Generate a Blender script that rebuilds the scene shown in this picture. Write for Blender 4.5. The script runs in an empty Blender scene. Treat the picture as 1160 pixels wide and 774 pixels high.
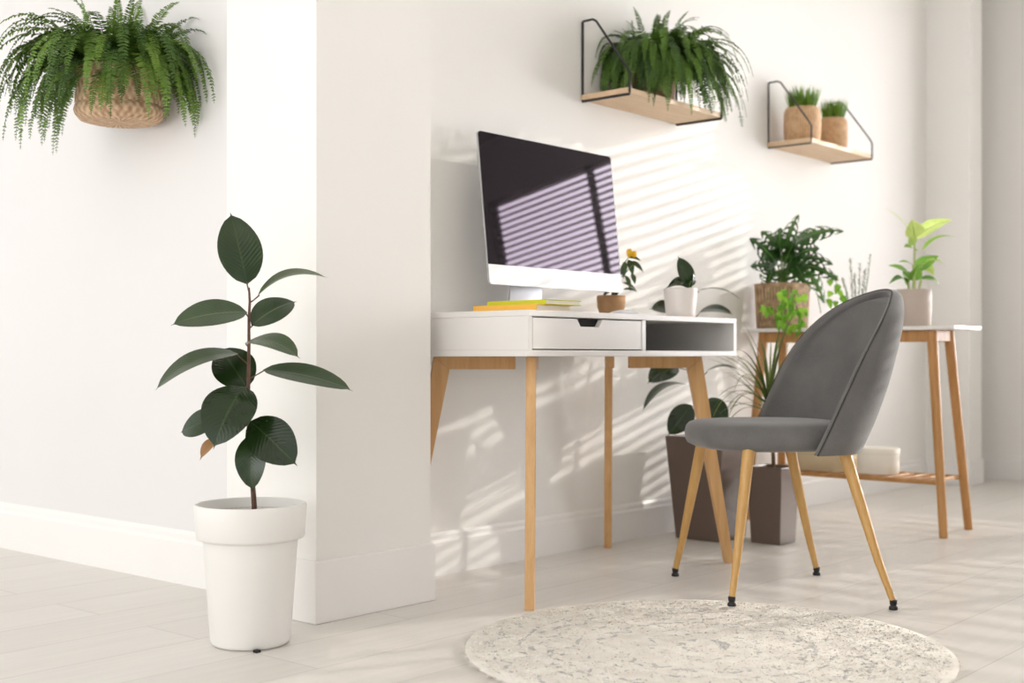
import bpy, bmesh, math, random
from mathutils import Vector, Matrix
random.seed(7)
SC = bpy.context.scene
COL = SC.collection
PI = math.pi

# ------------------------------------------------------------------ camera
# x runs along the desk wall, y runs towards that wall, z is up.
FPX, CXP, HYP, EYE = 1425.0, 580.0, 403.0, 0.64
RT = Vector((.6534, -.7570, 0)); FW = Vector((.7570, .6534, 0)); UP = Vector((0, 0, 1)); TC = -FW
cam_d = bpy.data.cameras.new('camera'); cam = bpy.data.objects.new('camera', cam_d); COL.objects.link(cam)
cam.location = (0, 0, EYE)
cam.rotation_euler = (PI / 2, 0, math.atan2(.6534, .7570) - PI / 2)
cam_d.sensor_width = 36; cam_d.lens = 36 * FPX / 1160
cam_d.shift_y = (HYP - 387) / 1160
cam_d.clip_start = .05
cam_d.dof.use_dof = True; cam_d.dof.focus_distance = 3.0; cam_d.dof.aperture_fstop = 2.9
SC.camera = cam

def at(x, y, Z):
    "point seen at pixel x, y at distance Z"
    return Vector((0, 0, EYE)) + RT * ((x - CXP) / FPX * Z) + FW * Z - UP * ((y - HYP) / FPX * Z)
def cv(r, u, t):
    "vector from right / up / towards-viewer components"
    return RT * r + UP * u + TC * t

# ------------------------------------------------------------------ nodes
def lin(c):
    return tuple(((v / 255) / 12.92 if v / 255 <= .04045 else ((v / 255 + .055) / 1.055) ** 2.4) for v in c) + (1,)
class NT:
    def __init__(s, name):
        s.m = bpy.data.materials.new(name); s.m.use_nodes = True
        s.t = s.m.node_tree; s.n = s.t.nodes; s.b = s.n['Principled BSDF']; s.out = s.n['Material Output']
    def new(s, typ, **kw):
        n = s.n.new(typ)
        for k, v in kw.items():
            if k.startswith('i_'): n.inputs[k[2:].replace('_', ' ')].default_value = v
            else: setattr(n, k, v)
        return n
    def link(s, a, b): s.t.links.new(a, b)
    def set(s, **kw):
        for k, v in kw.items(): s.b.inputs[k.replace('_', ' ')].default_value = v
    def math(s, op, a, b=None, c=None):
        n = s.n.new('ShaderNodeMath'); n.operation = op
        for i, v in enumerate((a, b, c)):
            if v is None: continue
            if isinstance(v, (int, float)): n.inputs[i].default_value = v
            else: s.link(v, n.inputs[i])
        return n.outputs[0]
    def ramp(s, fac, stops):
        r = s.n.new('ShaderNodeValToRGB'); e = r.color_ramp.elements
        while len(e) < len(stops): e.new(.5)
        for i, (p, c) in enumerate(stops): e[i].position = p; e[i].color = c
        s.link(fac, r.inputs[0]); return r.outputs[0]
    def mix(s, fac, a, b):
        n = s.n.new('ShaderNodeMix'); n.data_type = 'RGBA'
        for sock, v in ((n.inputs[0], fac), (n.inputs[6], a), (n.inputs[7], b)):
            if isinstance(v, (int, float, tuple)): sock.default_value = v
            else: s.link(v, sock)
        return n.outputs[2]
    def coord(s, which='Object', scale=None):
        o = s.new('ShaderNodeTexCoord').outputs[which]
        if scale:
            m = s.new('ShaderNodeMapping'); m.inputs['Scale'].default_value = scale; s.link(o, m.inputs[0]); o = m.outputs[0]
        return o
    def noise(s, co, scale, detail=3, rough=.5):
        n = s.new('ShaderNodeTexNoise', i_Scale=scale, i_Detail=detail, i_Roughness=rough); s.link(co, n.inputs['Vector']); return n.outputs['Fac']
    def bump(s, h, strength=.2, dist=.01):
        n = s.new('ShaderNodeBump', i_Strength=strength, i_Distance=dist); s.link(h, n.inputs['Height']); s.link(n.outputs[0], s.b.inputs['Normal'])
    def base(s, c): s.link(c, s.b.inputs['Base Color'])

def plain(name, rgb, rough=.5, var=.06, nscale=12, bump=0, bscale=200, metal=0, spec=.5):
    t = NT(name); c = lin(rgb); co = t.coord()
    d = tuple(v * (1 - var) for v in c[:3]) + (1,)
    t.base(t.ramp(t.noise(co, nscale), [(.3, d), (.7, c)]))
    t.set(Roughness=rough, Metallic=metal); t.b.inputs['Specular IOR Level'].default_value = spec
    if bump: t.bump(t.noise(co, bscale, 2), bump, .002)
    return t.m
def wood(name, light, dark, scale=(30, 30, 2.2), rough=.42):
    t = NT(name); co = t.coord('Object', scale)
    n = t.noise(co, 1.5, 6, .6); n2 = t.noise(co, 7, 3)
    f = t.math('ADD', t.math('MULTIPLY', n, .75), t.math('MULTIPLY', n2, .25))
    t.base(t.ramp(f, [(.32, lin(dark)), (.68, lin(light))])); t.set(Roughness=rough)
    t.bump(n2, .06, .001); return t.m
def leafmat(name, dark, light, vein, rough=.28, veins=14, vs=.35, trans=.08, rnd=.3, back=None, spec=.5):
    t = NT(name)
    uv = t.new('ShaderNodeUVMap').outputs[0]; sx = t.new('ShaderNodeSeparateXYZ'); t.link(uv, sx.inputs[0])
    u, v = sx.outputs[0], sx.outputs[1]
    a = t.math('ABSOLUTE', t.math('SUBTRACT', v, .5))
    obj = t.new('ShaderNodeObjectInfo').outputs['Random']
    no = t.noise(t.coord('Object'), 14, 3)
    f = t.math('ADD', t.math('MULTIPLY', obj, rnd), t.math('MULTIPLY', no, 1 - rnd))
    c = t.ramp(f, [(.25, lin(dark)), (.75, lin(light))])
    mid = t.math('LESS_THAN', a, .022)
    w = t.math('SINE', t.math('MULTIPLY', t.math('SUBTRACT', u, t.math('MULTIPLY', a, .55)), 2 * PI * veins))
    c = t.mix(t.math('MULTIPLY', t.math('MAXIMUM', t.math('SUBTRACT', w, .82), 0), vs * 3), c, lin(vein))
    c = t.mix(mid, c, lin(vein))
    if back:
        g = t.new('ShaderNodeNewGeometry').outputs['Backfacing']; c = t.mix(g, c, lin(back))
    t.base(c); t.set(Roughness=rough); t.b.inputs['Specular IOR Level'].default_value = spec
    t.bump(w, .10, .002)
    if trans:
        tr = t.new('ShaderNodeBsdfTranslucent'); t.link(c, tr.inputs[0])
        ms = t.new('ShaderNodeMixShader', i_Fac=trans); t.link(t.b.outputs[0], ms.inputs[1]); t.link(tr.outputs[0], ms.inputs[2]); t.link(ms.outputs[0], t.out.inputs[0])
    return t.m

M = {}
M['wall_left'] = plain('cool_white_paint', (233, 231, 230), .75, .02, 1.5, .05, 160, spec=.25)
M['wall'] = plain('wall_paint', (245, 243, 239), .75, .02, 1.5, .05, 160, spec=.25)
M['ceil'] = plain('ceiling_paint', (240, 238, 234), .8, .02, 1.5)
M['trim'] = plain('trim_paint', (245, 243, 240), .45, .02, 3)
M['white'] = plain('white_lacquer', (229, 226, 222), .35, .02, 4)
M['white_pot'] = plain('white_plastic', (240, 238, 234), .42, .03, 5)
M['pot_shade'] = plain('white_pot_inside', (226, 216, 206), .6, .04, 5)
M['soil'] = plain('potting_soil', (52, 36, 26), .95, .6, 60, .8, 120)
M['oak'] = wood('oak_wood', (220, 178, 124), (200, 152, 98))
M['beech'] = wood('chair_leg_wood', (204, 162, 98), (182, 138, 76))
M['walnut'] = wood('table_wood', (196, 148, 90), (166, 114, 60))
M['pine'] = wood('shelf_board_wood', (232, 205, 172), (214, 182, 144), (3, 26, 26), .55)
M['black'] = plain('black_metal', (38, 37, 38), .5, .1, 20)
M['grey_metal'] = plain('dark_grey_metal', (84, 80, 76), .5, .1, 20)
M['cap'] = plain('black_rubber', (22, 22, 22), .5, .1, 20)
M['alu'] = plain('silver_aluminium', (232, 232, 234), .38, .02, 8)
M['alu_dark'] = plain('grey_aluminium', (196, 198, 202), .32, .03, 8, metal=.5)
M['planter'] = plain('brown_planter_resin', (104, 88, 78), .36, .06, 5, .05, 90)
M['beige_box'] = plain('beige_storage_fabric', (208, 190, 156), .8, .06, 18, .3, 300)
M['cream_box'] = plain('cream_storage_fabric', (243, 238, 226), .8, .05, 18, .3, 300)
M['taupe_pot'] = plain('taupe_ceramic', (186, 172, 160), .6, .08, 10, .1, 120)
M['ceramic'] = plain('white_ceramic', (232, 224, 218), .35, .03, 8)
M['stem_brown'] = plain('brown_stem', (104, 70, 52), .6, .4, 60, .3, 90)
M['stem_green'] = plain('green_stem', (104, 132, 62), .5, .25, 40)
M['stem_pale'] = plain('pale_green_stem', (186, 200, 128), .5, .2, 40)
M['cane'] = plain('woody_cane', (122, 92, 62), .8, .5, 70, .5, 90)
M['yellow_book'] = plain('lime_book_cover', (206, 210, 40), .5, .04, 10)
M['orange_book'] = plain('amber_book_cover', (246, 188, 74), .5, .04, 10)
M['pages'] = plain('book_pages', (240, 234, 222), .85, .08, 300)
M['pepper'] = plain('yellow_pepper_skin', (240, 186, 26), .3, .1, 20)
M['kraft'] = plain('brown_paper', (184, 142, 100), .8, .2, 25, .7, 60)
M['dark_in'] = plain('recess_shade', (24, 22, 21), .8, .1, 10)  # near-black colour in place of the shade inside openings
M['outer'] = plain('pavement', (206, 200, 192), .9, .05, 3)

def fabric():
    t = NT('grey_chair_velvet'); co = t.coord()
    n = t.noise(co, 9, 4); f = t.noise(co, 420, 2)
    c = t.ramp(t.math('ADD', t.math('MULTIPLY', n, .6), t.math('MULTIPLY', f, .4)), [(.3, lin((92, 90, 88))), (.7, lin((116, 114, 112)))])
    t.base(c); t.set(Roughness=.85); t.b.inputs['Sheen Weight'].default_value = .35; t.b.inputs['Sheen Roughness'].default_value = .4
    t.b.inputs['Specular IOR Level'].default_value = .2
    t.bump(f, .25, .002); return t.m
M['velvet'] = fabric()
M['piping'] = plain('dark_piping', (60, 58, 57), .8, .1, 100)

def floor_mat():
    t = NT('pale_plank_floor'); co = t.coord()
    br = t.new('ShaderNodeTexBrick', offset=.37, i_Scale=1.0)
    for k, v in (('Mortar Size', .0016), ('Mortar Smooth', .3), ('Bias', 0.0), ('Brick Width', 1.25), ('Row Height', .205)): br.inputs[k].default_value = v
    br.inputs['Color1'].default_value = (.0, .0, .0, 1); br.inputs['Color2'].default_value = (1, 1, 1, 1); br.inputs['Mortar'].default_value = (.5, .5, .5, 1)
    mp = t.new('ShaderNodeMapping'); mp.inputs['Location'].default_value = (.35, .07, 0); t.link(co, mp.inputs[0]); t.link(mp.outputs[0], br.inputs['Vector'])
    g = t.noise(t.coord('Object', (2.2, 26, 1)), 1.6, 5, .6)
    f = t.math('ADD', t.math('MULTIPLY', g, .7), t.math('MULTIPLY', br.outputs['Color'], .3))
    c = t.ramp(f, [(.2, lin((216, 211, 204))), (.8, lin((231, 227, 221)))])
    c = t.mix(t.math('MULTIPLY', br.outputs['Fac'], .45), c, lin((150, 142, 134)))
    t.base(c); t.set(Roughness=.34); t.b.inputs['Specular IOR Level'].default_value = .45
    h = t.math('SUBTRACT', t.math('MULTIPLY', g, .15), br.outputs['Fac']); t.bump(h, .15, .002)
    return t.m
M['floor'] = floor_mat()

def wicker(name, light, dark, fu, fz):
    "woven look from uv (u around, v up)"
    t = NT(name); uv = t.new('ShaderNodeUVMap').outputs[0]; sx = t.new('ShaderNodeSeparateXYZ'); t.link(uv, sx.inputs[0])
    a = t.math('SINE', t.math('MULTIPLY', sx.outputs[0], 2 * PI * fu)); b = t.math('SINE', t.math('MULTIPLY', sx.outputs[1], 2 * PI * fz))
    w = t.math('MULTIPLY', a, b) if fz > 0 else a
    n = t.noise(t.coord(), 45, 4)
    f = t.math('ADD', t.math('MULTIPLY', w, .22), n)
    t.base(t.ramp(f, [(.25, lin(dark)), (.7, lin(light))])); t.set(Roughness=.8)
    t.bump(f, .6, .006); return t.m
M['rope'] = wicker('seagrass_weave', (222, 192, 160), (168, 130, 98), 34, 6)
M['basket'] = wicker('brown_weave', (196, 166, 132), (134, 104, 78), 44, 7)
M['ribbed'] = wicker('ribbed_natural_fibre', (224, 188, 148), (190, 150, 110), 46, 0)

M['rubber_leaf'] = leafmat('rubber_leaf', (24, 42, 16), (38, 60, 25), (48, 68, 34), .17, 15, .10, .03, .35, (78, 98, 60))
M['rubber_leaf_toplit'] = leafmat('rubber_leaf_toplit', (50, 67, 43), (78, 95, 67), (92, 108, 76), .30, 15, .12, .05, .4, (86, 106, 66))  # paler copy for upward-facing leaves: light from above put into the colour
M['rubber_leaf_dry'] = leafmat('dry_leaf', (150, 108, 62), (188, 146, 92), (128, 90, 52), .5, 10, .2, .1)
M['fern'] = leafmat('fern_leaf', (58, 92, 30), (128, 162, 66), (120, 150, 66), .5, 1, 0, .3, .6)
M['fern_dark'] = leafmat('fern_leaf_dark', (38, 68, 24), (106, 144, 52), (90, 130, 50), .5, 1, 0, .25, .6)
M['monstera'] = leafmat('split_leaf', (34, 68, 26), (80, 122, 52), (100, 140, 70), .35, 8, .1, .12, .5)
M['pothos'] = leafmat('pale_trailing_leaf', (88, 148, 36), (156, 204, 66), (180, 214, 104), .45, 8, .1, .35, .5)
M['dieff'] = leafmat('variegated_leaf', (122, 170, 50), (226, 238, 150), (110, 160, 60), .4, 10, .5, .35, .25)
M['dieff_dark'] = leafmat('variegated_leaf_dark', (50, 112, 36), (140, 190, 80), (200, 220, 130), .4, 10, .4, .25, .3)
M['herb'] = leafmat('herb_leaf', (92, 112, 84), (134, 152, 120), (150, 165, 130), .6, 4, .1, .2, .4)
M['grass'] = leafmat('grass_blade', (58, 104, 26), (150, 186, 70), (120, 160, 60), .5, 1, 0, .3, .1)
M['blade'] = leafmat('strap_leaf', (52, 76, 30), (128, 142, 72), (120, 140, 70), .4, 1, 0, .15, .6)
M['pepper_leaf'] = leafmat('pepper_leaf', (34, 56, 26), (70, 92, 46), (80, 110, 60), .4, 6, .1, .1, .4)

def screen_mat():
    t = NT('screen_glass'); t.set(Roughness=.0); t.b.inputs['Specular IOR Level'].default_value = .34; t.b.inputs['Base Color'].default_value = lin((16, 14, 16)); t.b.inputs['IOR'].default_value = 1.5
    t.b.inputs['Specular Tint'].default_value = (.96, .72, 1.0, 1)
    co = t.coord(); n = t.noise(co, 3, 2); t.base(t.ramp(n, [(0, lin((10, 9, 11))), (1, lin((16, 14, 17)))]))
    return t.m
M['screen'] = screen_mat()
def pane_mat():
    t = NT('window_pane'); tr = t.new('ShaderNodeBsdfTransparent'); gl = t.new('ShaderNodeBsdfGlossy', i_Roughness=.02)
    fr = t.new('ShaderNodeFresnel', i_IOR=1.2); ms = t.new('ShaderNodeMixShader')
    t.link(fr.outputs[0], ms.inputs[0]); t.link(tr.outputs[0], ms.inputs[1]); t.link(gl.outputs[0], ms.inputs[2]); t.link(ms.outputs[0], t.out.inputs[0])
    return t.m
M['pane'] = pane_mat()
def rug_mat():
    t = NT('cream_rug_pile'); co = t.coord(); sx = t.new('ShaderNodeSeparateXYZ'); t.link(co, sx.inputs[0])
    x, y = sx.outputs[0], sx.outputs[1]
    wob = t.math('MULTIPLY', t.math('SUBTRACT', t.noise(co, 9, 3), .5), .05)
    r = t.math('ADD', t.math('SQRT', t.math('ADD', t.math('MULTIPLY', x, x), t.math('MULTIPLY', y, y))), wob)
    th = t.math('ADD', t.math('ARCTAN2', y, x), wob)
    tot = None
    def add(c):
        nonlocal tot
        tot = c if tot is None else t.math('MAXIMUM', tot, c)
    def line(val, w): return t.math('LESS_THAN', t.math('ABSOLUTE', val), w)
    for k, (r0, amp, n, ph) in enumerate(((.10, .03, 6, 0), (.20, .035, 12, 0), (.20, .035, 12, 1), (.33, .03, 16, 0), (.33, .05, 16, 1), (.44, .035, 24, 0))):
        p = t.math('ABSOLUTE', t.math('SINE', t.math('ADD', t.math('MULTIPLY', th, n / 2), ph * PI / 2)))
        add(line(t.math('SUBTRACT', r, t.math('ADD', t.math('MULTIPLY', p, amp), r0)), .006))
    add(line(t.math('SUBTRACT', r, .28), .005)); add(line(t.math('SUBTRACT', r, .40), .004)); add(line(t.math('SUBTRACT', r, .05), .012))
    spoke = t.math('MULTIPLY', line(t.math('SINE', t.math('MULTIPLY', th, 16)), .10), t.math('MULTIPLY', t.math('GREATER_THAN', r, .29), t.math('LESS_THAN', r, .39)))
    add(spoke)
    msk = t.math('GREATER_THAN', t.noise(co, 62, 3), .525)
    f = t.math('MULTIPLY', tot, msk)
    n = t.noise(co, 26, 3)
    c = t.ramp(n, [(.3, lin((226, 220, 211))), (.7, lin((241, 237, 229)))])
    c = t.mix(t.math('MULTIPLY', f, .52), c, lin((146, 147, 150)))
    t.base(c); t.set(Roughness=.95); t.b.inputs['Specular IOR Level'].default_value = .1
    return t.m
M['rug'] = rug_mat()

# ------------------------------------------------------------------ mesh helpers
class MB:
    def __init__(s): s.v = []; s.f = []; s.uv = []
    def grid(s, rows, closed=False, uvs=None):
        "rows of equal length of points, quads between; closed wraps each row"
        o = len(s.v); n = len(rows[0]); m = len(rows)
        for r in rows: s.v += [Vector(p) for p in r]
        for i in range(m - 1):
            for j in range(n if closed else n - 1):
                k = (j + 1) % n
                s.f.append((o + i * n + j, o + i * n + k, o + (i + 1) * n + k, o + (i + 1) * n + j))
                u0, u1 = j / (n if closed else max(1, n - 1)), (j + 1) / (n if closed else max(1, n - 1)); w0, w1 = i / (m - 1), (i + 1) / (m - 1)
                if uvs: s.uv.append([(w0, u0), (w0, u1), (w1, u1), (w1, u0)])     # leaf convention: x along, y across
                else: s.uv.append([(u0, w0), (u1, w0), (u1, w1), (u0, w1)])
        return s
    def face(s, pts, uv=None):
        o = len(s.v); s.v += [Vector(p) for p in pts]; s.f.append(tuple(range(o, o + len(pts)))); s.uv.append(uv or [(0, .3)] * len(pts)); return s
    def box(s, a, b):
        (x0, y0, z0), (x1, y1, z1) = a, b
        o = len(s.v)
        s.v += [Vector(p) for p in ((x0, y0, z0), (x1, y0, z0), (x1, y1, z0), (x0, y1, z0), (x0, y0, z1), (x1, y0, z1), (x1, y1, z1), (x0, y1, z1))]
        for f in ((0, 3, 2, 1), (4, 5, 6, 7), (0, 1, 5, 4), (1, 2, 6, 5), (2, 3, 7, 6), (3, 0, 4, 7)):
            s.f.append(tuple(o + i for i in f)); s.uv.append([(0, 0), (1, 0), (1, 1), (0, 1)])
        return s
    def prism(s, poly, ext):
        "closed polygon of points extruded by vector ext"
        o = len(s.v); n = len(poly); e = Vector(ext)
        s.v += [Vector(p) for p in poly] + [Vector(p) + e for p in poly]
        s.f.append(tuple(o + i for i in range(n - 1, -1, -1))); s.uv.append([(0, 0)] * n)
        s.f.append(tuple(o + n + i for i in range(n))); s.uv.append([(0, 0)] * n)
        for i in range(n):
            k = (i + 1) % n; s.f.append((o + i, o + k, o + n + k, o + n + i)); s.uv.append([(0, 0), (1, 0), (1, 1), (0, 1)])
        return s
    def tube(s, pts, rad, n=8, cap=True):
        pts = [Vector(p) for p in pts]; m = len(pts)
        if not isinstance(rad, (list, tuple)): rad = [rad] * m
        up = None; rows = []
        for i, p in enumerate(pts):
            d = (pts[min(i + 1, m - 1)] - pts[max(i - 1, 0)]).normalized()
            if up is None: up = Vector((0, 0, 1)) if abs(d.z) < .9 else Vector((1, 0, 0))
            a = d.cross(up).normalized(); b = a.cross(d).normalized(); up = b
            rows.append([p + (a * math.cos(2 * PI * k / n) + b * math.sin(2 * PI * k / n)) * rad[i] for k in range(n)])
        s.grid(rows, True)
        if cap: s.face(rows[0][::-1]); s.face(rows[-1])
        return s
    def lathe(s, c, prof, n=40, sup=2.0, ax=1, ay=1, rot=0, jit=0):
        "profile (radius, z) turned about c; sup > 2 squares it"
        rows = []
        for r, z in prof:
            row = []
            for k in range(n):
                a = 2 * PI * k / n; ca, sa = math.cos(a), math.sin(a)
                q = (abs(ca) ** sup + abs(sa) ** sup) ** (-1 / sup)
                x, y = r * q * ca * ax, r * q * sa * ay
                if jit: x *= 1 + random.uniform(-jit, jit); y *= 1 + random.uniform(-jit, jit)
                row.append(Vector(c) + Vector((x * math.cos(rot) - y * math.sin(rot), x * math.sin(rot) + y * math.cos(rot), z)))
            rows.append(row)
        return s.grid(rows, True)
    def build(s, name, mat, parent=None, smooth=True, bevel=0, seg=2, auto=None, weld=0):
        off = Vector((0, 0, 0)); p = parent
        while p is not None: off += p.location; p = p.parent
        me = bpy.data.meshes.new(name); me.from_pydata([tuple(v - off) for v in s.v], [], s.f)
        uvl = me.uv_layers.new(name='UVMap'); flat = [c for f in s.uv for q in f for c in q]; uvl.data.foreach_set('uv', flat)
        if weld:
            bm = bmesh.new(); bm.from_mesh(me); bmesh.ops.remove_doubles(bm, verts=bm.verts, dist=weld); bmesh.ops.recalc_face_normals(bm, faces=bm.faces); bm.to_mesh(me); bm.free()
        me.materials.append(mat); me.validate(); me.update()
        if smooth:
            me.polygons.foreach_set('use_smooth', [True] * len(me.polygons))
            if auto: me.set_sharp_from_angle(angle=math.radians(auto))
        o = bpy.data.objects.new(name, me); COL.objects.link(o)
        if parent: o.parent = parent
        if bevel:
            b = o.modifiers.new('bevel', 'BEVEL'); b.width = bevel; b.segments = seg; b.limit_method = 'ANGLE'; b.angle_limit = math.radians(40); b.harden_normals = False
        return o
def tag(o, label=None, cat=None, group=None, kind=None):
    for k, v in (('label', label), ('category', cat), ('group', group), ('kind', kind)):
        if v: o[k] = v
    return o
def thing(name, label, cat, loc, group=None):
    o = bpy.data.objects.new(name, None); COL.objects.link(o); o.location = loc; o.empty_display_size = .05
    return tag(o, label, cat, group)
def struct(name, mb, mat, parent=None, **kw):
    o = mb.build(name, mat, parent, smooth=False, **kw)
    if parent is None: o['kind'] = 'structure'
    return o
def circle(c, r, n, z=0): return [Vector(c) + Vector((r * math.cos(2 * PI * k / n), r * math.sin(2 * PI * k / n), z)) for k in range(n)]

def leaf_mb(base, tip, width, nrm, bulge=.1, fold=.12, prof='oval', nl=14, nw=6, mb=None, wav=0, twist=0):
    "leaf blade between two points; nrm = way the upper face looks, bulge = arch along nrm as share of length"
    mb = mb or MB(); base = Vector(base); tip = Vector(tip); L = (tip - base).length; d = (tip - base) / L
    n = Vector(nrm); n = (n - d * n.dot(d)).normalized(); side = d.cross(n)
    rows = []
    for i in range(nl + 1):
        t = i / nl
        if prof == 'oval': w = math.sin(PI * t ** .92) ** .62 if 0 < t < 1 else 0; w *= 1 - .0 * t; w = w if t < .93 else w * .8
        elif prof == 'lance': w = math.sin(PI * t ** .7) ** .9 if 0 < t < 1 else 0
        elif prof == 'heart': w = (math.sin(PI * t ** .5) ** .7 if 0 < t < 1 else 0)
        else: w = (1 - t ** 2.5) * min(1, .4 + 3 * t)
        w = max(w, .02) * width / 2
        a = twist * t; s2 = side * math.cos(a) + n * math.sin(a); n2 = n * math.cos(a) - side * math.sin(a)
        c = base + d * (L * t) + n * (bulge * L * 4 * t * (1 - t))
        row = []
        for j in range(nw + 1):
            q = -1 + 2 * j / nw
            row.append(c + s2 * (w * q) + n2 * (fold * abs(q) * w + (wav * w * math.sin(t * 16 + q * 2) if wav else 0)))
        rows.append(row)
    return mb.grid(rows, False, uvs=True)

# ------------------------------------------------------------------ the room
WV, LU, RU, CEIL = 2.557, 2.072, 6.606, 2.85
PX0, PX1, PY0, PY1 = 1.965, 2.352, 2.312, 2.662
CC0, CC1, CCY = 6.147, 6.311, 2.338
f = MB(); f.face([(-4, -5, 0), (RU, -5, 0), (RU, 6.2, 0), (-4, 6.2, 0)]); struct('floor', f, M['floor'])
f = MB(); f.box((-1.2, -3.2, CEIL), (RU + .2, 6.2, CEIL + .1)); struct('ceiling', f, M['ceil'])
f = MB(); f.box((PX1, WV, 0), (RU, WV + .12, CEIL)); struct('wall_back', f, M['wall'])
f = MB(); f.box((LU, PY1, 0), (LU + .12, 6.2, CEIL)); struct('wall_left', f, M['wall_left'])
f = MB(); f.box((PX0, PY0, 0), (PX1, PY1, CEIL)); struct('wall_pillar', f, M['wall'])
f = MB(); f.box((CC0, CCY, 0), (CC1, WV, CEIL)); struct('wall_corner_column', f, M['wall'])
f = MB(); f.box((2.1, -2.3, 0), (RU + .07, -2.2, CEIL)); struct('wall_light_block', f, M['wall'])  # unseen wall, added to keep sky light off the pillar's right face
# right wall round the window opening
WY0, WY1, WZ0, WZ1 = -.87, 1.78, .42, 2.43
f = MB()
f.box((RU, -5, 0), (RU + .07, WY0, CEIL)); f.box((RU, WY1, 0), (RU + .07, WV + .12, CEIL))
f.box((RU, .56, WZ0), (RU + .07, .80, WZ1)); f.box((RU, WY0, 0), (RU + .07, WY1, WZ0)); f.box((RU, WY0, WZ1), (RU + .07, WY1, CEIL))  # pier between the windows is added to keep sun off the pillar
struct('wall_right', f, M['wall'])
def window(name, y0, y1, mullions):
    f = MB()
    for p, q in [(y0, y0 + .035), (y1 - .035, y1)] + mullions: f.box((RU + .035, p, WZ0), (RU + .065, q, WZ1))
    f.box((RU + .035, y0, WZ0), (RU + .065, y1, WZ0 + .035)); f.box((RU + .035, y0, WZ1 - .03), (RU + .065, y1, WZ1))
    win = struct(name, f, M['trim'])
    g = MB(); g.face([(RU + .05, y0, WZ0), (RU + .05, y1, WZ0), (RU + .05, y1, WZ1), (RU + .05, y0, WZ1)]); g.build('pane', M['pane'], win, smooth=False)
    bl = MB(); z = WZ0 + .03; pitch, sw, tl = .044, .040, -math.radians(13)      # lowered slatted blind
    while z < WZ1 - .02:
        dx, dz = sw / 2 * math.cos(tl), sw / 2 * math.sin(tl)
        bl.prism([(RU + .015 - dx, y0 + .01, z - dz), (RU + .015 + dx, y0 + .01, z + dz), (RU + .0155 + dx, y0 + .01, z + dz + .0012), (RU + .0155 - dx, y0 + .01, z - dz + .0012)], (0, y1 - y0 - .02, 0)); z += pitch
    bl.build('blind_slats', M['white'], win, smooth=False)
window('window_1', WY0, .56, [(-.015, .030)])
window('window_2', .80, WY1, [])

def baseboard(name, x0, y0, x1, y1, nx, ny, h=.135, t=.014):
    "moulded board along a wall; nx, ny = way it faces"
    n = Vector((nx, ny, 0)); a = Vector((x0, y0, 0)); e = Vector((x1 - x0, y1 - y0, 0))
    pr = [(0, 0), (t, 0), (t, h * .78), (t * .62, h * .84), (t * .62, h * .93), (t * .3, h), (0, h)]
    mb = MB().prism([a + n * p[0] + UP * p[1] for p in pr], e); return struct(name, mb, M['trim'])
baseboard('baseboard_left', LU, 6.2, LU, PY1, -1, 0, .150, .014)
baseboard('baseboard_back', PX1, WV, CC0, WV, 0, -1, .125, .012)
baseboard('baseboard_right', RU, WV, RU, -5, -1, 0, .125, .012)
t_ = .010
f = MB().box((PX0 - t_, PY0 - t_, 0), (PX1 + t_, PY1 + .0, .150)); struct('baseboard_pillar', f, M['trim'], bevel=.003)
f = MB().box((CC0 - t_, CCY - t_, 0), (CC1 + t_, WV, .125)); struct('baseboard_column', f, M['trim'], bevel=.003)

# ------------------------------------------------------------------ round rug
RC = RT * .42 + FW * 2.739; RR = .52
rug = thing('round_rug', 'round cream shaggy rug with grey mandala lines on the plank floor', 'rug', (RC.x, RC.y, 0))
MB().lathe((RC.x, RC.y, 0), [(.001, .0005), (RR, .0005), (RR + .004, .004), (RR, .008), (.001, .009)], 96).build('backing', M['rug'], rug)
RUGFEET = [Vector((at(829, 692, FPX * EYE / 289).x, at(829, 692, FPX * EYE / 289).y, .006))]
mb = MB()
for i in range(30000):
    a = random.uniform(0, 2 * PI); r = (RR + .006) * math.sqrt(random.random())
    p = Vector((RC.x + r * math.cos(a), RC.y + r * math.sin(a), .006)); b = random.uniform(0, 2 * PI); w = random.uniform(.002, .0042)
    s = Vector((math.cos(b), math.sin(b), 0)) * w; k = random.uniform(0, 2 * PI); l = Vector((math.cos(k) * .007, math.sin(k) * .007, random.uniform(.0015, .0045)))
    if any((p - q_).length < .022 for q_ in RUGFEET): continue
    if r > RR - .012: l += Vector((math.cos(a) * .006, math.sin(a) * .006, -.003))
    mb.face([p - s, p + s, p + l + s * .5, p + l - s * .5])
mb.build('pile', M['rug'], rug, smooth=False)['kind'] = 'stuff'

# ------------------------------------------------------------------ rubber plant in the big white pot
PC = RT * -.5816 + FW * 2.80; PCX, PCY = PC.x, PC.y
rp = thing('potted_rubber_plant', 'tall dark rubber plant in a glossy white pot standing on the floor before the pillar', 'plant', (PCX, PCY, 0))
pr = [(.001, .001), (.080, .001), (.0845, .004), (.088, .012), (.1035, .226), (.1045, .232), (.117, .236), (.119, .240), (.1235, .306), (.1225, .311), (.119, .312), (.1165, .309), (.113, .285)]
pot = MB().lathe((PCX, PCY, 0), pr, 72).build('pot', M['white_pot'], rp, auto=50)
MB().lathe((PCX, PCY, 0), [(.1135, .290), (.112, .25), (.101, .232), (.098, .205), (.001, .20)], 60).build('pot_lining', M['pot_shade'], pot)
MB().lathe((PCX, PCY, 0), [(.108, .245), (.07, .252), (.001, .250)], 40, jit=.01).build('soil', M['soil'], rp)
mb = MB(); q = at(291, 738, 2.712); mb.box((q.x - .006, q.y - .006, .0), (q.x + .006, q.y + .006, .0055)); mb.build('drain_notch', M['dark_in'], pot, smooth=False)
Z0 = 2.80
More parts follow.
